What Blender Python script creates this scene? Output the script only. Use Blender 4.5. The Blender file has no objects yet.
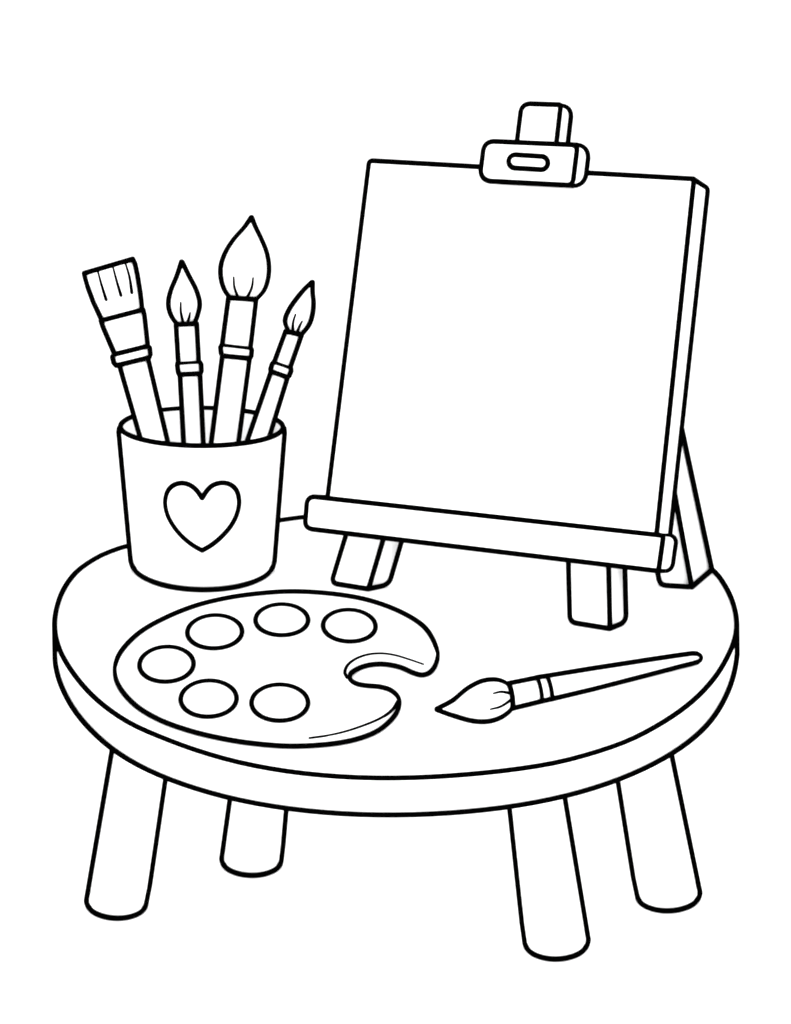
import bpy, bmesh, math
from mathutils import Vector
from mathutils.bvhtree import BVHTree

# ------------------------------------------------------------------ scene, camera
W, H = 791, 1024
F = 1230.0                       # focal length in picture widths' pixels
HORIZON = 150.0
PITCH = math.atan((512 - HORIZON) / F)
TOP = 0.315                      # height of the tabletop
CAM = Vector((0.0, -1.065, TOP + 0.4048))
FW = Vector((0, math.cos(PITCH), -math.sin(PITCH)))
UP = Vector((0, math.sin(PITCH), math.cos(PITCH)))
RT = Vector((1, 0, 0))
Z = Vector((0, 0, 1))

sc = bpy.context.scene
COL = sc.collection


def ray(p):
    return (RT * ((p[0] - W / 2) / F) - UP * ((p[1] - H / 2) / F) + FW)


def on_plane(p, p0, n):
    d = ray(p)
    return CAM + d * ((p0 - CAM).dot(n) / d.dot(n))


def on_z(p, z):
    return on_plane(p, Vector((0, 0, z)), Z)


def proj(v):
    d = v - CAM
    k = d.dot(FW)
    return (W / 2 + F * d.dot(RT) / k, H / 2 - F * d.dot(UP) / k)


def depth(v):
    return (v - CAM).dot(FW)


cam = bpy.data.cameras.new('camera')
cam_o = bpy.data.objects.new('camera', cam)
COL.objects.link(cam_o)
cam.sensor_fit = 'VERTICAL'
cam.sensor_height = 24.0
cam.lens = 24.0 * F / H
cam.clip_start, cam.clip_end = 0.02, 200
cam_o.location = CAM
cam_o.rotation_euler = (math.pi / 2 - PITCH, 0, 0)
sc.camera = cam_o

# ------------------------------------------------------------------ light
world = bpy.data.worlds.new('World')
sc.world = world
world.use_nodes = True
bg = world.node_tree.nodes['Background']
bg.inputs[0].default_value = (1, 1, 1, 1)
bg.inputs[1].default_value = 1.0
sc.view_settings.view_transform = 'Standard'
sc.view_settings.look = 'None'
sc.view_settings.exposure = 0.46
sc.view_settings.gamma = 1.0
sc.cycles.max_bounces = 64
sc.cycles.diffuse_bounces = 64
sc.cycles.glossy_bounces = 8
sc.cycles.sample_clamp_indirect = 0
sc.cycles.filter_width = 1.8

# a large softbox above and behind the viewer keeps the white surfaces free of shade
lamp = bpy.data.lights.new('softbox', 'AREA')
lamp.shape = 'RECTANGLE'
lamp.size, lamp.size_y = 2.0, 1.4
lamp.energy = 46
lamp_o = bpy.data.objects.new('softbox', lamp)
COL.objects.link(lamp_o)
lamp_o.location = (0.1, -2.1, 1.55)
lamp_o.rotation_euler = (Vector((0, 0, .35)) - lamp_o.location).to_track_quat('-Z', 'Y').to_euler()

# ------------------------------------------------------------------ materials
def matte(name, c0, c1, scale):
    m = bpy.data.materials.new(name)
    m.use_nodes = True
    nt = m.node_tree
    b = nt.nodes['Principled BSDF']
    b.inputs['Roughness'].default_value = 1.0
    b.inputs['Specular IOR Level'].default_value = 0.0
    tc = nt.nodes.new('ShaderNodeTexCoord')
    nz = nt.nodes.new('ShaderNodeTexNoise')
    nz.inputs['Scale'].default_value = scale
    rp = nt.nodes.new('ShaderNodeValToRGB')
    rp.color_ramp.elements[0].color = (c0, c0, c0, 1)
    rp.color_ramp.elements[1].color = (c1, c1, c1, 1)
    nt.links.new(tc.outputs['Object'], nz.inputs['Vector'])
    nt.links.new(nz.outputs['Fac'], rp.inputs['Fac'])
    nt.links.new(rp.outputs['Color'], b.inputs['Base Color'])
    return m


WHITE = matte('white_matte_paper', 0.99, 0.994, 60)
INK = matte('black_ink', 0.0, 0.0008, 200)

# ------------------------------------------------------------------ curves in the picture's pixels


def spline(pts, closed=False, n=8):
    out = []
    m = len(pts)
    for i in range(m if closed else m - 1):
        if closed:
            p = [pts[(i + k - 1) % m] for k in range(4)]
        else:
            p = [pts[max(0, min(m - 1, i + k - 1))] for k in range(4)]
        # centripetal-like tangents keep unevenly spaced points smooth
        d = [max(1e-6, math.dist(p[k], p[k + 1])) ** 0.5 for k in range(3)]
        dim = len(p[0])
        t1, t2 = [], []
        for a in range(dim):
            v = p[2][a] - p[1][a]
            if p[0] == p[1]:
                ta = v
            else:
                ta = d[1] * ((p[1][a] - p[0][a]) / d[0] - (p[2][a] - p[0][a]) / (d[0] + d[1]) + v / d[1])
            if p[2] == p[3]:
                tb = v
            else:
                tb = d[1] * (v / d[1] - (p[3][a] - p[1][a]) / (d[1] + d[2]) + (p[3][a] - p[2][a]) / d[2])
            t1.append(ta)
            t2.append(tb)
        for s in range(n):
            u = s / n
            h00, h10 = 2 * u**3 - 3 * u**2 + 1, u**3 - 2 * u**2 + u
            h01, h11 = -2 * u**3 + 3 * u**2, u**3 - u**2
            out.append(tuple(h00 * p[1][a] + h10 * t1[a] + h01 * p[2][a] + h11 * t2[a] for a in range(dim)))
    if not closed:
        out.append(tuple(pts[-1]))
    return out


def rounded(pts, radii, n=6):
    """closed polygon with rounded corners; the same number of points whatever the radii (min 0.3)"""
    out = []
    m = len(pts)
    for i in range(m):
        p, a, b = Vector(pts[i]), Vector(pts[i - 1]), Vector(pts[(i + 1) % m])
        r = max(0.3, radii[i] if isinstance(radii, (list, tuple)) else radii)
        u, v = (a - p).normalized(), (b - p).normalized()
        ang = u.angle(v)
        t = min(r / math.tan(ang / 2), (a - p).length * .49, (b - p).length * .49)
        q0, q1 = p + u * t, p + v * t
        for k in range(n + 1):
            s = k / n
            w = (1 - s) ** 2 * q0 + 2 * s * (1 - s) * (p * .82 + (q0 + q1) * .09) + s * s * q1
            out.append((w.x, w.y))
    return out


# ------------------------------------------------------------------ mesh building
LINE = 2.72                      # half width of a drawn line, in pixels at the camera's distance
THIN = 1.65
INSET = 2.4                      # how far a body stays inside its outline cord, same unit


class Part:
    def __init__(self):
        self.bm = bmesh.new()

    def face(self, vs, mat=0):
        try:
            f = self.bm.faces.new(vs)
            f.material_index = mat
            return f
        except ValueError:
            return None

    def loft(self, rings, cap0=True, cap1=True):
        R = []
        for ring in rings:
            R.append([self.bm.verts.new(p) for p in ring])
        for a, b in zip(R, R[1:]):
            m = len(a)
            for i in range(m):
                self.face((a[i], a[(i + 1) % m], b[(i + 1) % m], b[i]))
        if cap0:
            self.face(R[0][::-1])
        if cap1:
            self.face(R[-1])

    def dot(self, p, r, mat=1):
        res = bmesh.ops.create_icosphere(self.bm, subdivisions=2, radius=r)
        for v in res['verts']:
            v.co += p
        for v in res['verts']:
            for f in v.link_faces:
                f.material_index = mat

    def line(self, pts, w=LINE, closed=False, taper=None, sides=10):
        """a round black cord along pts; its thickness is a real one, chosen per point"""
        pts = [Vector(p) for p in pts]
        q = [pts[0]]
        for p in pts[1:]:
            if (p - q[-1]).length > 2e-5:
                q.append(p)
        if closed and (q[0] - q[-1]).length < 2e-5:
            q.pop()
        m = len(q)
        if m < 2:
            return
        rad = [w * depth(p) / F for p in q]
        if taper:
            for i in range(m):
                s = i / (m - 1)
                rad[i] *= taper[0] + (taper[1] - taper[0]) * s
        # split at sharp corners, round joint there
        cuts = []
        rng = range(m) if closed else range(1, m - 1)
        for i in rng:
            a, b = q[i] - q[i - 1], q[(i + 1) % m] - q[i]
            if a.angle(b) > math.radians(35):
                cuts.append(i)
        runs = []
        if closed:
            if cuts:
                for k, c in enumerate(cuts):
                    e = cuts[(k + 1) % len(cuts)]
                    idx = [c]
                    while idx[-1] != e or len(idx) == 1:
                        idx.append((idx[-1] + 1) % m)
                        if len(idx) > m + 1:
                            break
                    runs.append(idx)
            else:
                runs.append(list(range(m)) + [0])
        else:
            c = [0] + cuts + [m - 1]
            runs = [list(range(a, b + 1)) for a, b in zip(c, c[1:])]
        loop = closed and not cuts
        for idx in runs:
            P = [q[i] for i in idx]
            Rr = [rad[i] for i in idx]
            if loop:
                P.pop()
                Rr.pop()
            k = len(P)
            prev = None
            rings = []
            for i in range(k):
                if loop:
                    t = (P[(i + 1) % k] - P[i - 1])
                else:
                    t = P[min(i + 1, k - 1)] - P[max(i - 1, 0)]
                t.normalize()
                if prev is None:
                    nrm = t.cross(Z if abs(t.z) < .9 else RT).normalized()
                else:
                    nrm = (prev - t * prev.dot(t)).normalized()
                prev = nrm
                bn = t.cross(nrm)
                rings.append([self.bm.verts.new(P[i] + (nrm * math.cos(2 * math.pi * s / sides) + bn * math.sin(2 * math.pi * s / sides)) * Rr[i]) for s in range(sides)])
            pairs = list(zip(rings, rings[1:]))
            for a, b in pairs:
                for s in range(sides):
                    self.face((a[s], a[(s + 1) % sides], b[(s + 1) % sides], b[s]), 1)
            if loop:
                # close with the rotation offset that fits best
                a, b = rings[-1], rings[0]
                off = min(range(sides), key=lambda o: sum((a[s].co - b[(s + o) % sides].co).length for s in range(sides)))
                for s in range(sides):
                    self.face((a[s], a[(s + 1) % sides], b[(s + 1 + off) % sides], b[(s + off) % sides]), 1)
            else:
                self.face(rings[0][::-1], 1)
                self.face(rings[-1], 1)
                self.dot(P[0], Rr[0] * .995)
                self.dot(P[-1], Rr[-1] * .995)

    def obj(self, name, parent=None, loc=None):
        bmesh.ops.recalc_face_normals(self.bm, faces=self.bm.faces)
        me = bpy.data.meshes.new(name)
        org = Vector(loc) if loc is not None else Vector((0, 0, 0))
        if parent is not None:
            org = parent.matrix_world.translation
        for v in self.bm.verts:
            v.co -= org
        self.bm.to_mesh(me)
        self.bm.free()
        me.materials.append(WHITE)
        me.materials.append(INK)
        o = bpy.data.objects.new(name, me)
        COL.objects.link(o)
        if parent is not None:
            o.parent = parent
        else:
            o.location = org
        return o

    def tree(self):
        return BVHTree.FromBMesh(self.bm)


def hit(tree, p, lift=0.0):
    d = ray(p).normalized()
    loc, nrm, i, dist = tree.ray_cast(CAM, d)
    if loc is None:
        return None
    return loc - d * lift


def empty(name, loc, label, cat, group=None):
    o = bpy.data.objects.new(name, None)
    COL.objects.link(o)
    o.location = loc
    o.empty_display_size = 0.02
    o['label'] = label
    o['category'] = cat
    if group:
        o['group'] = group
    bpy.context.view_layer.update()
    return o


def ring(c, U, V, a, b, e=2.0, n=32):
    out = []
    for i in range(n):
        t = 2 * math.pi * i / n
        x, y = math.cos(t), math.sin(t)
        k = (abs(x) ** e + abs(y) ** e) ** (-1 / e)
        out.append(c + U * (a * k * x) + V * (b * k * y))
    return out


def extremes(rg):
    """the two points of a ring that stand out to either side as drawn"""
    c = sum(rg, Vector()) / len(rg)
    u = rg[0] - rg[len(rg) // 2]
    a, b = proj(c), proj(c + u)
    d = (b[0] - a[0], b[1] - a[1])
    s = [(proj(p)[0] - a[0]) * d[0] + (proj(p)[1] - a[1]) * d[1] for p in rg]
    return rg[s.index(min(s))], rg[s.index(max(s))]


def skirt(rings, base, r=.0024):
    """the outline of a convex stack of rings, from the top ring on the left, round below, up to the top ring on the right"""
    P = []
    for k, rg in enumerate(rings):
        for v in rg:
            x, y = proj(v)
            P.append((x, y, k, v))
    P.sort(key=lambda q: (q[0], q[1]))

    def half(seq):
        h = []
        for q in seq:
            while len(h) > 1 and (h[-1][0] - h[-2][0]) * (q[1] - h[-2][1]) - (h[-1][1] - h[-2][1]) * (q[0] - h[-2][0]) <= 1e-9:
                h.pop()
            h.append(q)
        return h
    hull = half(P)[:-1] + half(P[::-1])[:-1]
    last = len(rings) - 1
    i0 = [i for i, q in enumerate(hull) if q[2] == last]
    keep = [q for q in hull if q[2] != last]
    # start right after the run of top-ring points
    m = len(hull)
    st = next(i for i in range(m) if hull[i][2] == last and hull[(i + 1) % m][2] != last)
    seq = []
    for k in range(m + 1):
        q = hull[(st + k) % m]
        seq.append(q)
        if k and q[2] == last:
            break
    out = []
    for q in seq:
        v = q[3].copy()
        if v.z < base + r:
            d = CAM - v
            v += d * ((base + r - v.z) / d.z)
        out.append(v)
    return out


# ------------------------------------------------------------------ backdrop: one white sheet, floor sweeping up into a wall
p = Part()
prof = [(-7.0, 0.0), (2.0, 0.0)]
for k in range(1, 13):
    a = math.pi / 2 * k / 12
    prof.append((2.0 + 1.2 * math.sin(a), 1.2 - 1.2 * math.cos(a)))
prof.append((3.2, 7.0))
rows = [[p.bm.verts.new((x, y, z)) for x in (-9, 9)] for y, z in prof]
for a, b in zip(rows, rows[1:]):
    p.face((a[0], a[1], b[1], b[0]))
o = p.obj('backdrop')
o['kind'] = 'structure'

# ------------------------------------------------------------------ table
rim_px = [(54.5, 623.5), (55.7, 637), (61.8, 654.5), (78, 679.5), (98.4, 701), (128.8, 722.4), (166.9, 739.4), (202, 752), (240, 762.5),
          (287, 771.2), (339, 776.5), (392, 778), (452, 775.6), (520, 768.6), (566.5, 760.2), (621.7, 743.2), (650.8, 729.3), (679.9, 711), (700.2, 694),
          (717.7, 673.4), (729.3, 653), (735, 638), (736.8, 624), (734, 606), (726.5, 588.2), (713.5, 570.5), (690, 556), (664, 545.5), (592, 530),
          (510, 519), (396, 512), (304, 517.3), (282, 520.2), (200, 531.5), (127.6, 546), (110, 551.8), (95.4, 558.5), (76, 572.3), (63, 590.3), (56.6, 608)]
low_px = [(54.5, 652), (57.5, 674), (66.6, 697), (81.9, 720), (112.3, 749), (141.5, 767), (182, 784), (240, 800.4), (287, 808.4),
          (339, 813.6), (392, 815), (452, 812.8), (522, 804.9), (572, 794.3), (620, 779), (669, 755.3), (707, 725.3), (727.5, 692.3),
          (735, 667), (737.5, 643)]
RISE = .0015
rim = [on_z(q, TOP + RISE) for q in spline(rim_px, True, 6)]
ctr = Vector(((min(v.x for v in rim) + max(v.x for v in rim)) / 2, (min(v.y for v in rim) + max(v.y for v in rim)) / 2, TOP))
front_t = on_z((392, 778), TOP)
front_l = on_plane((392, 815), front_t, Vector((0, 1, 0)))
THICK = TOP - front_l.z
UNDER = TOP - THICK
print('table thickness', THICK, 'centre', tuple(ctr))


def polar(pts):
    return sorted((math.atan2(q.y - ctr.y, q.x - ctr.x), math.hypot(q.x - ctr.x, q.y - ctr.y)) for q in pts)


def radius_at(tab, t):
    t = (t + math.pi) % (2 * math.pi) - math.pi
    ext = [(a - 2 * math.pi, r) for a, r in tab[-2:]] + tab + [(a + 2 * math.pi, r) for a, r in tab[:2]]
    for (a0, r0), (a1, r1) in zip(ext, ext[1:]):
        if a0 <= t <= a1:
            return r0 + (r1 - r0) * (t - a0) / max(1e-9, a1 - a0)
    return tab[0][1]


top_tab = polar(rim)
low_vis = polar([on_z(q, UNDER) for q in spline(low_px, False, 6)])
lo_a, hi_a = low_vis[0][0], low_vis[-1][0]
N = 160
angs = [2 * math.pi * i / N - math.pi for i in range(N)]
low_r = []
for t in angs:
    rt = radius_at(top_tab, t)
    hid = max(0.0, min(1.0, (math.sin(t) - .02) / .25))      # the far side is a plain copy of the upper rim
    low_r.append(radius_at(low_vis, t) * (1 - hid) + rt * hid if math.sin(t) < .27 else rt)
low_r = [sum(low_r[(i + k) % N] for k in range(-2, 3)) / 5 for i in range(N)]
top_ring = [Vector((ctr.x + radius_at(top_tab, t) * math.cos(t), ctr.y + radius_at(top_tab, t) * math.sin(t), TOP + RISE)) for t in angs]
low_ring = [Vector((ctr.x + r * math.cos(t), ctr.y + r * math.sin(t), UNDER)) for t, r in zip(angs, low_r)]
print('low/top radius', min(a / radius_at(top_tab, t) for t, a in zip(angs, low_r)), max(a / radius_at(top_tab, t) for t, a in zip(angs, low_r)))

table = empty('round_table', (ctr.x, ctr.y, 0), 'low round white table with a thick top and four splayed round legs', 'table')
p = Part()
ti = .0021


def pulled(rg, c):
    return [v + Vector((c.x - v.x, c.y - v.y, 0)).normalized() * ti for v in rg]


p.loft([pulled(low_ring, ctr), [v - Z * RISE for v in pulled(top_ring, ctr)]])
p.line(top_ring, closed=True)
p.line(low_ring, closed=True)
for sgn in (-1, 1):
    i = max(range(N), key=lambda k: sgn * proj(top_ring[k])[0])
    j = max(range(N), key=lambda k: sgn * proj(low_ring[k])[0])
    p.line([top_ring[i], low_ring[j]])
p.obj('tabletop', table)


def foot_frame(Lt, Rt, Lb, Rb, low_y, pull):
    """round leg from its drawn edges: Lt/Rt upper ends, Lb/Rb lower ends, low_y the lowest pixel of the foot"""
    mt = ((Lt[0] + Rt[0]) / 2, (Lt[1] + Rt[1]) / 2)
    mb = ((Lb[0] + Rb[0]) / 2, (Lb[1] + Rb[1]) / 2)
    p = Part()
    mb = (mb[0] + 2.6 * (mb[0] - mt[0]) / (mb[1] - mt[1]), mb[1] + 2.6)
    c0 = on_z(mb, 0.002)
    ax = Vector((mb[0] - mt[0], mb[1] - mt[1])).normalized()
    perp = Vector((-ax.y, ax.x))
    w0 = abs((Vector(Rb) - Vector(Lb)).dot(perp)) / 2
    wt = abs((Vector(Rt) - Vector(Lt)).dot(perp)) / 2
    r0 = w0 * depth(c0) / F
    # upper end: along the drawn axis, where the ray meets the underside at the wanted depth
    goal = ctr.y + (c0.y - ctr.y) * pull
    best = None
    for k in range(0, 4000):
        y = mt[1] - k * .1
        x = mb[0] + (mt[0] - mb[0]) * (y - mb[1]) / (mt[1] - mb[1])
        q = on_z((x, y), UNDER)
        if best is None or abs(q.y - goal) < best[0]:
            best = (abs(q.y - goal), q, y)
    c1, y1 = best[1], best[2]
    s = (y1 - mb[1]) / (mt[1] - mb[1])
    r1 = (w0 + (wt - w0) * s) * depth(c1) / F
    fil = 0.007
    vh = c0 - CAM
    vh.z = 0
    vh = vh.normalized() * .8
    rings = [ring(c0 + Z * (-.002), RT, vh, r0 - fil, r0 - fil, n=64)]
    for k in range(1, 5):
        a = math.pi / 2 * k / 4
        rr = r0 - fil + fil * math.sin(a)
        rings.append(ring(c0 + Z * (-.002 + fil * (1 - math.cos(a))), RT, vh, rr, rr, n=64))
    for k in range(1, 13):
        t = k / 12
        zc = c0.lerp(c1, t)
        if zc.z < rings[-1][0].z + .004:
            continue
        rr = r0 + (r1 - r0) * t
        rings.append(ring(zc, RT, vh, rr, rr, n=64))
    ins = INSET * depth(c0) / F
    body = []
    for rg in rings:
        c = sum(rg, Vector()) / len(rg)
        body.append([c + (v - c) * (1 - ins / (v - c).length) for v in rg])
    p.loft(body)
    p.line(skirt(rings, 0.0))
    return p


legs = [((111.6, 753), (165.3, 780), (87, 901), (147.2, 904), 920.7, .8),
        ((230, 800.6), (286.3, 809.5), (222, 859), (282, 861), 876, .8),
        ((509.6, 809.7), (564.9, 798.6), (523.8, 943), (587.9, 940), 958, .8),
        ((618, 782), (672, 756.4), (636, 896), (699.4, 893), 912.7, .8)]
for a in legs:
    foot_frame(*a).obj('leg', table)

# ------------------------------------------------------------------ cup
cb = on_z((202.6, 566.0), TOP)
cr = on_plane((201.6, 425.6), cb, Vector((0, 1, 0)))
r_b = 71.2 * depth(cb) / F
r_t = 83.2 * depth(cr) / F
vh = cb - CAM
vh.z = 0
XY = (RT, vh.normalized() * 1.09)


def cup_c(t):
    return cb.lerp(cr, t)


def cup_r(t):
    return r_b + (r_t - r_b) * t


cup = empty('pencil_cup', cb, 'white tapered cup with a heart on its front, holding four paintbrushes', 'cup')
p = Part()
hh = cr.z - cb.z
rings = []
fil = .0085
for k in range(0, 5):
    a = math.pi / 2 * k / 4
    t = fil * (1 - math.cos(a)) / hh
    rings.append(ring(cup_c(t), *XY, cup_r(t) - fil + fil * math.sin(a), cup_r(t) - fil + fil * math.sin(a), n=96))
for k in range(1, 17):
    t = .07 + (.965 - .07) * k / 16
    rings.append(ring(cup_c(t), *XY, cup_r(t), cup_r(t), n=96))
n_side = len(rings) - 1
drawn = rings
IN = INSET * depth(cr) / F
rings = []
for rg in drawn:                 # the cup itself stays inside its outline cord
    c = sum(rg, Vector()) / len(rg)
    rings.append([c + (v - c) * (1 - IN / (v - c).length) for v in rg])
lip = ring(cr, *XY, r_t * .975, r_t * .975, n=96)
rings.append(lip)
rings.append(ring(cr - Z * .001, *XY, r_t * .95, r_t * .95, n=96))
rings.append(ring(cup_c(.05), *XY, r_b * .93, r_b * .93, n=96))
p.loft(rings)
cup_tree = p.tree()
p.line(lip, closed=True)
sk = skirt(drawn, TOP)
ex = extremes(ring(cup_c(.992), *XY, r_t * .988, r_t * .988, n=96))
if (sk[0] - ex[0]).length > (sk[0] - ex[1]).length:
    ex = ex[::-1]
p.line([ex[0]] + sk + [ex[1]])
p.obj('body', cup)

heart = [(202.2, 498), (196.1, 489.6), (190, 485), (182.5, 483), (174.1, 485), (168, 491), (165.5, 501), (167.3, 513), (173.4, 525.2),
         (182.5, 536.3), (192.3, 544.5), (202.2, 550.3)]
heart_r = [(202.2, 550.3), (212, 544.4), (222, 535.9), (231, 525.2), (237, 513), (238.9, 501), (236.3, 490.3), (230.3, 484.6), (222, 482.8),
           (213.3, 485), (207.5, 490), (202.2, 498)]
hp = spline(heart, False, 5)[:-1] + spline(heart_r, False, 5)[:-1]
p = Part()
hc = (202.2, 515)
rgs = []
for k in range(1, 9):
    s = k / 8
    rgs.append([p.bm.verts.new(hit(cup_tree, (hc[0] + (x - hc[0]) * s, hc[1] + (y - hc[1]) * s), .0008)) for x, y in hp])
c0 = p.bm.verts.new(hit(cup_tree, hc, .0008))
m = len(hp)
for i in range(m):
    p.face((c0, rgs[0][i], rgs[0][(i + 1) % m]))
    for a, b in zip(rgs, rgs[1:]):
        p.face((a[i], a[(i + 1) % m], b[(i + 1) % m], b[i]))
p.line([hit(cup_tree, q, .0004) for q in hp], 2.75, closed=True)
p.obj('heart', cup)


# ------------------------------------------------------------------ brushes
LYING = None                     # set to the axis of a brush that lies down


def pairs_to_rings(pairs, p0, n, flat=1.0, e=2.0, inset=0.0, tilt=True):
    lean = LYING
    out = []
    for L, R in pairs:
        a, b = on_plane(L, p0, n), on_plane(R, p0, n)
        c = (a + b) / 2
        h = max(.0003, (b - a).length / 2 - inset * depth(c) / F)
        U = (b - a).normalized()
        k = flat(h) if callable(flat) else flat * h
        V = n
        if tilt:                      # crimps and ends sit a touch aslant
            d = (c - CAM).normalized()
            V = (d - U * d.dot(U)).normalized()
        if lean is not None:
            V = (V - lean * .19).normalized()
        out.append(ring(c, U, V, h, k, e))
    return out


def outline(p, rings, w=LINE, ends=(False, False)):
    LR = [extremes(r) for r in rings]
    p.line([a for a, b in LR], w)
    p.line([b for a, b in LR], w)
    if ends[0]:
        p.line(rings[0], w, closed=True)
    if ends[1]:
        p.line(rings[-1], w, closed=True)


def dense(pairs, n=4):
    flatp = [(a[0], a[1], b[0], b[1]) for a, b in pairs]
    return [((q[0], q[1]), (q[2], q[3])) for q in spline(flatp, False, n)]


def strokes(p, tree, lines):
    for ln in lines:
        pts = [hit(tree, q, .0003) for q in spline(ln, False, 6)]
        pts = [q for q in pts if q is not None]
        if len(pts) > 1:
            p.line(pts, THIN, taper=(.65, 1.1))


def brush(name, label, bristle, ferrule, band, handle, marks, p0, n, group=None, flat=1.0, e=2.0, base=None, tip=True, end_cap=False, straight=False):
    root = empty(name, base, label, 'paintbrush', group)
    # handle
    p = Part()
    rg = pairs_to_rings(handle, p0, n, 1.0 if not callable(flat) else flat, 2.0)
    p.loft(pairs_to_rings(handle, p0, n, 1.0 if not callable(flat) else flat, 2.0, INSET))
    if end_cap:
        LR = [extremes(r) for r in rg]
        p.line([a for a, b in LR] + [b for a, b in LR][::-1])
    else:
        outline(p, rg[:4])
    p.obj('handle', root)
    # ferrule
    p = Part()
    rg = pairs_to_rings(ferrule, p0, n, flat, e)
    p.loft(pairs_to_rings(ferrule, p0, n, flat, e, INSET))
    outline(p, rg, ends=(True, False))
    fo = p.obj('ferrule', root)
    # crimped band, a sub-part of the ferrule
    p = Part()
    rg = pairs_to_rings(band, p0, n, flat if callable(flat) else 1.02, e)
    p.loft(pairs_to_rings(band, p0, n, flat if callable(flat) else 1.02, e, INSET))
    outline(p, rg)
    p.line(rg[0], LINE if not tip else 1.7 if LYING is None else 2.1, closed=True)
    p.line(rg[-1], LINE if LYING is None else 2.2, closed=True)
    bo = p.obj('crimp_band', root)
    bo.parent = fo
    # bristles
    p = Part()
    rg = pairs_to_rings(bristle, p0, n, flat, e)
    p.loft(pairs_to_rings(bristle, p0, n, flat, e, INSET))
    tr = p.tree()
    outline(p, rg, ends=(not tip, False))
    strokes(p, tr, marks)
    p.obj('bristles', root)
    return root


def z1(*q):
    return [(70 + x / 3.042, 200 + y / 3.042) for x, y in q]


def zp(*q):
    """pairs (xl, yl, xr, yr) measured in an enlarged crop"""
    return [((70 + a / 3.042, 200 + b / 3.042), (70 + c / 3.042, 200 + d / 3.042)) for a, b, c, d in q]


def cup_plane(dy_rim, dy_floor):
    a = cr + Vector((0, dy_rim, 0))
    b = cb + Vector((0, dy_floor, .012))
    up = (a - b)
    up.x = 0
    return a, Vector((1, 0, 0)).cross(up).normalized() * 1.0


def carry_on(pairs, y_end, w_end):
    """continue a handle below the rim, narrowing, down to pixel row y_end"""
    (a0, b0), (a1, b1) = pairs[0], pairs[-1]
    m0 = Vector(((a0[0] + b0[0]) / 2, (a0[1] + b0[1]) / 2))
    m1 = Vector(((a1[0] + b1[0]) / 2, (a1[1] + b1[1]) / 2))
    d = (m1 - m0)
    u = Vector((b1[0] - a1[0], b1[1] - a1[1]))
    w1 = u.length / 2
    u.normalize()
    out = list(pairs)
    for k in range(1, 5):
        s = k / 4
        m = m1 + d * ((y_end - m1.y) / d.y * s)
        w = w1 + (w_end - w1) * s
        out.append((tuple(m - u * w), tuple(m + u * w)))
    return out


G = 'paintbrushes standing in the heart cup'
# wide flat brush
p0, n = cup_plane(-.004, -.028)
hb = zp((151, 505, 237, 482), (212, 716, 298, 740))
brush('paintbrush', 'wide flat brush with straight-cut bristles, leaning out over the left side of the cup',
      zp((46, 222, 189, 180), (50, 240, 196, 195), (58, 268, 203, 228), (74, 310, 212, 285), (98, 362, 217, 333)),
      zp((97, 366, 220, 334), (103, 385, 224, 352), (137, 466, 234, 440)),
      zp((137, 469, 234, 445), (132, 477, 240, 450), (136, 495, 242, 470), (143, 503, 238, 480)),
      carry_on(hb, 574, 6),
      [z1((85, 218), (97, 262), (110, 303)), z1((131, 205), (143, 250), (155, 290)), z1((168, 190), (181, 235), (188, 282))],
      p0, n, G, flat=lambda h: min(h * .55, .0105), e=5.0, base=cb + Vector((-.02, -.02, .01)), tip=False)
# slim brush
p0, n = cup_plane(.012, .034)
hb = zp((335, 532, 395, 529), (346, 738, 405, 738))
brush('paintbrush', 'slim upright brush with pointed tip, between the flat and tallest brush',
      dense(zp((339, 188, 341, 188), (325, 232, 361, 230), (306, 280, 384, 276), (300, 318, 394, 316), (308, 350, 388, 348), (325, 376, 379, 374))),
      zp((323, 379, 385, 376), (330, 495, 391, 492)),
      zp((328, 497, 394, 493), (327, 503, 398, 499), (330, 524, 399, 520), (333, 531, 396, 528)),
      carry_on(hb, 574, 5),
      [z1((337, 312), (337, 338), (343, 370)), z1((365, 343), (363, 354), (359, 370))],
      p0, n, G, base=cb + Vector((0, .03, .01)))
# tallest brush
p0, n = cup_plane(.002, .006)
hb = zp((463, 477, 546, 484), (430, 739, 512, 737))
brush('paintbrush', 'tallest brush with the biggest teardrop bristle head, standing in the cup',
      dense(zp((551, 53, 553, 53), (530, 84, 564, 82), (497, 122, 582, 120), (472, 162, 598, 160), (459, 202, 605, 202), (460, 240, 602, 240), (470, 272, 590, 274), (487, 297, 566, 301))),
      zp((482, 297, 566, 303), (463, 440, 549, 448)),
      zp((462, 441, 550, 451), (458, 448, 553, 457), (460, 467, 551, 476), (464, 474, 547, 482)),
      carry_on(hb, 574, 6),
      [z1((498, 235), (500, 264), (512, 298)), z1((557, 237), (553, 266), (538, 298))],
      p0, n, G, base=cb + Vector((0, .006, .01)))
# small leaning brush
p0, n = cup_plane(.006, -.02)
hb = zp((611, 523, 662, 540), (539, 733, 600, 740))
brush('paintbrush', 'short slender brush with a small pointed tip, leaning over the right side of the cup',
      dense(zp((736, 250, 738, 250), (713, 272, 738, 281), (690, 299, 741, 316), (666, 334, 737, 352), (654, 366, 727, 380), (663, 396, 706, 407))),
      zp((656, 399, 705, 410), (622, 491, 671, 507)),
      zp((620, 493, 672, 511), (615, 499, 673, 520), (610, 515, 667, 535), (611, 521, 661, 539)),
      carry_on(hb, 574, 5),
      [z1((686, 348), (679, 372), (678, 398)), z1((706, 369), (699, 382), (692, 400))],
      p0, n, G, base=cb + Vector((.01, -.02, .01)))


# brush lying on the table
def z4(*q):
    return [(420 + x / 2.637, 630 + y / 2.637) for x, y in q]


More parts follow.
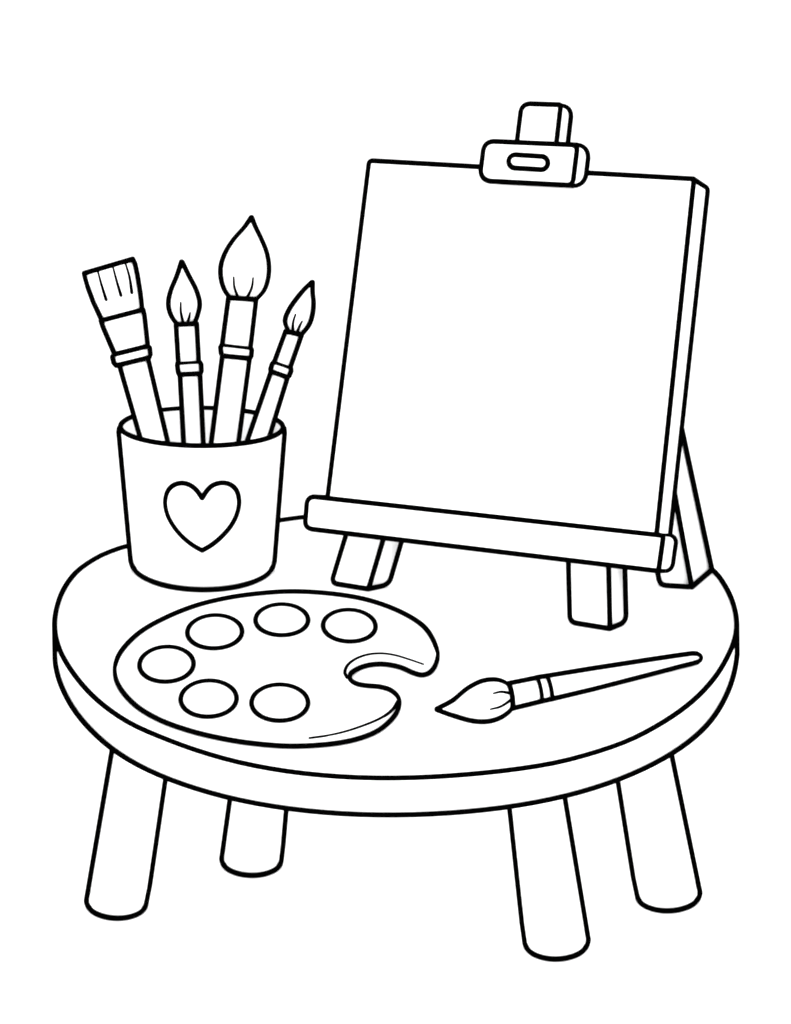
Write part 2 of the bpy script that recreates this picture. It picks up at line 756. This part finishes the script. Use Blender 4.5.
def zq(*q):
    return [((420 + a / 2.637, 630 + b / 2.637), (420 + c / 2.637, 630 + d / 2.637)) for a, b, c, d in q]


q0 = on_z(z4((170, 187))[0], TOP + .0215)
q1 = on_z(z4((735, 73))[0], TOP + .0065)
ax = (q1 - q0).normalized()
view = (q0 - CAM).normalized()
n = (view - ax * view.dot(ax)).normalized()
LYING = ax
brush('paintbrush', 'loose brush lying on the table, its pointed bristles towards the palette', 
      dense(zq((44, 208, 44, 210), (88, 184, 92, 227), (128, 152, 140, 240), (165, 134, 180, 241), (200, 131, 212, 231), (224, 139, 234, 215), (231, 146, 242, 205))),
      zq((232, 141, 243, 207), (306, 126, 320, 188)),
      zq((307, 125, 320, 188), (333, 121, 347, 182)),
      zq((334, 121, 347, 182), (450, 102, 455, 156), (600, 79, 602, 118), (680, 67, 682, 97), (718, 62, 718, 88), (730, 62.5, 732, 84), (737, 67, 738, 79), (740, 71.5, 740, 73.5)),
      [z4((194, 167), (214, 163), (238, 167)), z4((186, 209), (212, 202), (240, 184))],
      q0, n, None, base=Vector((q0.x, q0.y, TOP)), end_cap=True)

# ------------------------------------------------------------------ palette
pal_px = [(115.3, 671), (116.7, 660), (123.5, 648), (140, 632), (165, 617.8), (196, 605.5), (229, 597.6), (262, 593.2), (291.2, 591.5), (327.6, 593.3),
          (364, 599), (390.8, 607.5), (412, 617.8), (425, 627.6), (433, 639.5), (437, 651.5), (436.6, 661), (433, 669), (428, 673.4), (421.8, 674.9), (413.8, 673),
          (401.4, 667.6), (390.8, 665), (380.2, 664), (367.8, 665.3), (357.2, 669), (350, 674.6), (350, 679.4), (356, 683.5), (366, 685.5),
          (380.2, 686.8), (390.8, 690.2), (397.6, 696.5), (399.1, 704.4), (396, 713.3), (387.3, 723.5), (374.3, 732.6), (346, 741.6),
          (295.7, 746.1), (250.2, 743), (215, 737), (187.4, 730), (159.6, 719.8), (137.4, 706.8), (123.3, 692.5), (116.8, 681)]
PT = .009
PTOP = TOP + PT - .0016
S = spline(pal_px, True, 6)
m = len(S)
plan, edge = [], []
ws = []
for i in range(m):
    a, b = S[i - 2], S[(i + 2) % m]
    tx, ty = b[0] - a[0], b[1] - a[1]
    L = math.hypot(tx, ty)
    ny = -tx / L          # outward normal's downward share (the outline runs clockwise on the page)
    ws.append(max(0.0, min(1.0, .5 + ny * 1.4)))
for _ in range(2):
    ws = [sum(ws[(i + k) % m] for k in range(-6, 7)) / 13 for i in range(m)]
for i in range(m):
    z = TOP + .0021 + (PT - .0021) * (1 - ws[i])
    v = on_z(S[i], z)
    edge.append(v)
    plan.append(v)
pc = sum(plan, Vector()) / m
pal = empty('paint_palette', (pc.x, pc.y, TOP), 'oval painter\'s palette with a thumb notch and six round wells, lying flat on the table', 'palette')
p = Part()
body = []
for i in range(m):
    t = plan[(i + 1) % m] - plan[i - 1]
    body.append(plan[i] + Vector((t.y, -t.x, 0)).normalized() * .0014)      # inwards: the outline runs clockwise
p.loft([[Vector((v.x, v.y, TOP + .0003)) for v in body], [Vector((v.x, v.y, PTOP)) for v in body]])
p.line(edge, closed=True)
th1 = [(423.2, 664.3), (408.5, 659.3), (394.3, 655.2), (380.2, 653.6), (366, 655.2), (353.6, 660.2), (346.8, 666.4), (344.9, 672.6), (347.4, 678)]
th2 = [(309.4, 738), (332, 734.8), (355, 728.6), (382, 717.5), (393, 709), (398, 701)]
for t in (th1, th2):
    p.line([on_z(q, PTOP + .0003) for q in spline(t, False, 6)], 1.7, taper=(.75, 1.15))
p.obj('board', pal)
wells = [(166.5, 664.3, 27.1, 17.4, -3), (214.7, 631.9, 27.4, 16.5, -2), (281.8, 619.9, 26.3, 15.4, 0), (349.3, 625.8, 26.3, 15.8, 2), (208.6, 698.7, 28, 18, -2), (279.8, 702.7, 28.3, 18, 0)]
for x, y, rx, ry, rot in wells:
    p = Part()
    q = []
    for k in range(48):
        a = 2 * math.pi * k / 48
        u, v = rx * math.cos(a), ry * math.sin(a)
        r = math.radians(rot)
        q.append((x + u * math.cos(r) - v * math.sin(r), y + u * math.sin(r) + v * math.cos(r)))
    lo = [on_z(k, PTOP + .0001) for k in q]
    hi = [on_z(k, PTOP + .0013) for k in q]
    mid = sum(hi, Vector()) / 48
    p.loft([[mid + (v - mid) * .94 + Z * (PTOP + .0001 - mid.z) for v in hi], [mid + (v - mid) * .94 - Z * .0008 for v in hi]])
    p.line(hi, 2.55, closed=True)
    p.obj('paint_well', pal)

# ------------------------------------------------------------------ easel and canvas
YAW, LEAN = math.radians(-25), math.radians(16)
T_ = Vector((math.cos(YAW), math.sin(YAW), 0))
B_ = Vector((-T_.y, T_.x, 0))
U_ = B_ * math.sin(LEAN) + Z * math.cos(LEAN)
N_ = T_.cross(U_)               # towards the viewer
if N_.y > 0:
    N_ = -N_
FOOT = (on_z((350, 587), TOP) + on_z((591, 626), TOP)) / 2


def at(q, d):
    return on_plane(q, FOOT + N_ * d, N_)


def inset(px, d):
    m = len(px)
    area = sum(px[i - 1][0] * px[i][1] - px[i][0] * px[i - 1][1] for i in range(m))
    sg = 1 if area > 0 else -1
    out = []
    for i in range(m):
        p, a, b = Vector(px[i]), Vector(px[i - 1]), Vector(px[(i + 1) % m])
        u, v = (p - a).normalized(), (b - p).normalized()
        nu, nv = Vector((-u.y, u.x)) * sg, Vector((-v.y, v.x)) * sg
        k = (nu + nv)
        out.append(tuple(p + k * (d / (k.dot(nu)))))
    return out


def lifted(v, base, r=.0024):
    if v.z < base + r:
        d = CAM - v
        v = v + d * ((base + r - v.z) / d.z)
    return v


def slab(px, radii, d0, d1, off, back_radii=None, front_ink=True, skip=None, back_ink=True, links=True, back_px=None, base=None):
    """block with its front outline at offset d0 along the easel's normal and its back at d1"""
    p = Part()
    fr = rounded(px, radii)
    bpx = back_px or [(x + off[0], y + off[1]) for x, y in px]
    bk = rounded(bpx, back_radii if back_radii is not None else radii)
    f3 = [at(q, d0) for q in fr]
    b3 = [at(q, d1) for q in bk]
    if base is not None:             # an outline along a foot lies on the table, not in it
        f3, b3 = [lifted(v, base) for v in f3], [lifted(v, base) for v in b3]
    br = back_radii if back_radii is not None else radii
    ls = [lambda r: [max(0, x - 1.6) for x in r] if isinstance(r, (list, tuple)) else max(0, r - 1.6)][0]
    p.loft([[at(q, d1) for q in rounded(inset(bpx, 1.6), ls(br))],
            [at(q, d0) for q in rounded(inset(px, 1.6), ls(radii))]])
    if skip is None:
        p.line(f3, closed=True)
    else:
        k = 7
        idx = [i for i in range(len(f3)) if not (skip * k + 6 < i < skip * k + k + 0.5)]
        # leave the edge that follows corner `skip` undrawn
        st = (skip + 1) * k
        order = [(st + i) % len(f3) for i in range(len(f3))]
        p.line([f3[i] for i in order])
    if base is not None:
        a_, c_, e_ = b3[7], at(bpx[2], d1), f3[17]
        c_ = lifted(c_, base)
        q0_, q2_ = c_ + (a_ - c_).normalized() * .007, c_ + (e_ - c_) * .4
        p.line([a_] + [q0_ * (1 - t) ** 2 + c_ * (2 * t * (1 - t)) + q2_ * t * t for t in (0, .2, .4, .6, .8, 1)] + [e_])
    elif back_ink:
        p.line(b3, closed=True)
    if links and base is None:
        s = [fr[i][0] * off[1] - fr[i][1] * off[0] for i in range(len(fr))]
        s2 = [bk[i][0] * off[1] - bk[i][1] * off[0] for i in range(len(bk))]
        for fn in (min, max):
            i, j = s.index(fn(s)), s2.index(fn(s2))
            p.line([f3[i], b3[j]])
    return p


CD = .036                        # canvas depth
C0 = .001
easel = empty('easel', (FOOT.x, FOOT.y, TOP), 'tabletop easel with a clamp, a ledge and three legs, propping up a blank canvas', 'easel')


def foot_depth(q):
    return (on_z(q, TOP) - FOOT).dot(N_)


# front legs: drawn part below the ledge, carried on upwards behind the canvas
def long_leg(tl, bl, br, tr, y_top, off, rad):
    def up(a, b):
        return (a[0] + (b[0] - a[0]) * (y_top - a[1]) / (b[1] - a[1]), y_top)
    px = [up(bl, tl), up(br, tr), br, bl]
    d = foot_depth((br[0] + off[0], br[1] + off[1]))
    d0 = foot_depth(((bl[0] + br[0]) / 2, (bl[1] + br[1]) / 2))
    print('leg depth', d0, d)
    return slab(px, [1, 1, .5, rad], 0.0, min(d, -.012), off, [1, 1, rad, rad], base=TOP)


long_leg((345.9, 535.4), (331.5, 583), (368.5, 589), (382.9, 540.4), 205, (20.5, -4.5), 5).obj('leg', easel)
long_leg((568.4, 562), (570, 622), (610, 628.6), (608.6, 566), 205, (16.2, -7), 7).obj('leg', easel)

# mast
mast = [(521.8, 103.5), (560.8, 104.8), (513.5, 520), (470, 516)]
slab(mast, [9, 2, 1, 1], 0.0, -.022, (11.3, 1.5), [9, 10, 1, 1]).obj('mast', easel)

# ledge
ledge = [(307.5, 496), (663.5, 535.6), (658.5, 571), (305, 528.3)]
LF = C0 + CD + .03
slab(ledge, [7, 3, 2, 7], LF, 0.001, (13, .6), [7, 7, 8, 7]).obj('ledge', easel)

# clamp with its slot
clamp = [(484.5, 141), (577.6, 145), (572.6, 185.4), (479.5, 180.6)]
p = slab(clamp, [10, 5, 6, 10], LF - .002, C0 + CD + .0015, (12, .6), [10, 12, 12, 10])
q = [(505, 146), (556, 148), (555, 160), (504, 158)]
p.loft([[at(k, -.001) for k in q], [at(k, C0 + CD + .004) for k in q]])      # bridge over the canvas edge to the mast
clamp_o = p.obj('clamp', easel)
p = Part()
cap = []
a0, a1, rr = Vector((515.3, 161.4)), Vector((541.3, 163.0)), 6.6
for k in range(13):
    t = math.pi / 2 + math.pi * k / 12
    cap.append((a0.x + rr * math.cos(t), a0.y + rr * math.sin(t)))
for k in range(13):
    t = -math.pi / 2 + math.pi * k / 12
    cap.append((a1.x + rr * math.cos(t), a1.y + rr * math.sin(t)))
f3 = [at(k, LF - .0012) for k in cap]
p.loft([[at(k, LF - .0018) for k in cap], f3])
p.line(f3, closed=True)
s = p.obj('slot', easel)
s.parent = clamp_o

# rear leg: footprint on the table, upper end against the crossbar behind the canvas
A, B, Cc = on_z((660, 585), TOP), on_z((691.8, 587), TOP), on_z((712, 569.6), TOP)
D = A + (Cc - B)
BD = -.042
Bt = at((642.5, 320), BD)
Ct = at((659.0, 322), BD)
At = Bt + (A - B)
Dt = Ct + (A - B)
p = Part()


def shrunk(q, d=.0013):
    c = sum(q, Vector()) / 4
    return [v + ((q[i - 1] - v).normalized() + (q[(i + 1) % 4] - v).normalized()) * d for i, v in enumerate(q)]


p.loft([shrunk([A, B, Cc, D]), shrunk([At, Bt, Ct, Dt])])
fn = (B - A).cross(At - A)
fr = rounded([proj(At), proj(A), proj(B), proj(Bt)], [.3, 7, 2.5, .3])[6:22]
p.line([lifted(on_plane(q, A, fn), TOP) for q in fr])
p.line([lifted(B, TOP), Bt])
p.line([lifted(B, TOP), lifted(Cc, TOP), Ct])
p.line([At, Bt, Ct, Dt], closed=True)
p.obj('leg', easel)
bar = [(392, 300), (668, 326), (664, 352), (388, 326)]
slab(bar, 2, -.023, -.041, (4, 0)).obj('crossbar', easel)

# canvas, its own thing standing on the ledge
cpx = [(369.3, 160.6), (694, 179), (656.6, 534.6), (327.6, 498)]
ca = at((500, 516), C0 + CD / 2)
p = slab(cpx, [3.5, 1, .5, .5], C0 + CD, C0, (13.6, 7), [3.5, 5, .5, .5], skip=2,
         back_px=[(382.9, 168), (708, 186.5), (669.8, 535.2), (340.6, 498.8)])
canv = p.obj('canvas', None, ca)
canv['label'] = 'large blank white square canvas standing tilted on the easel ledge under the clamp'
canv['category'] = 'canvas'
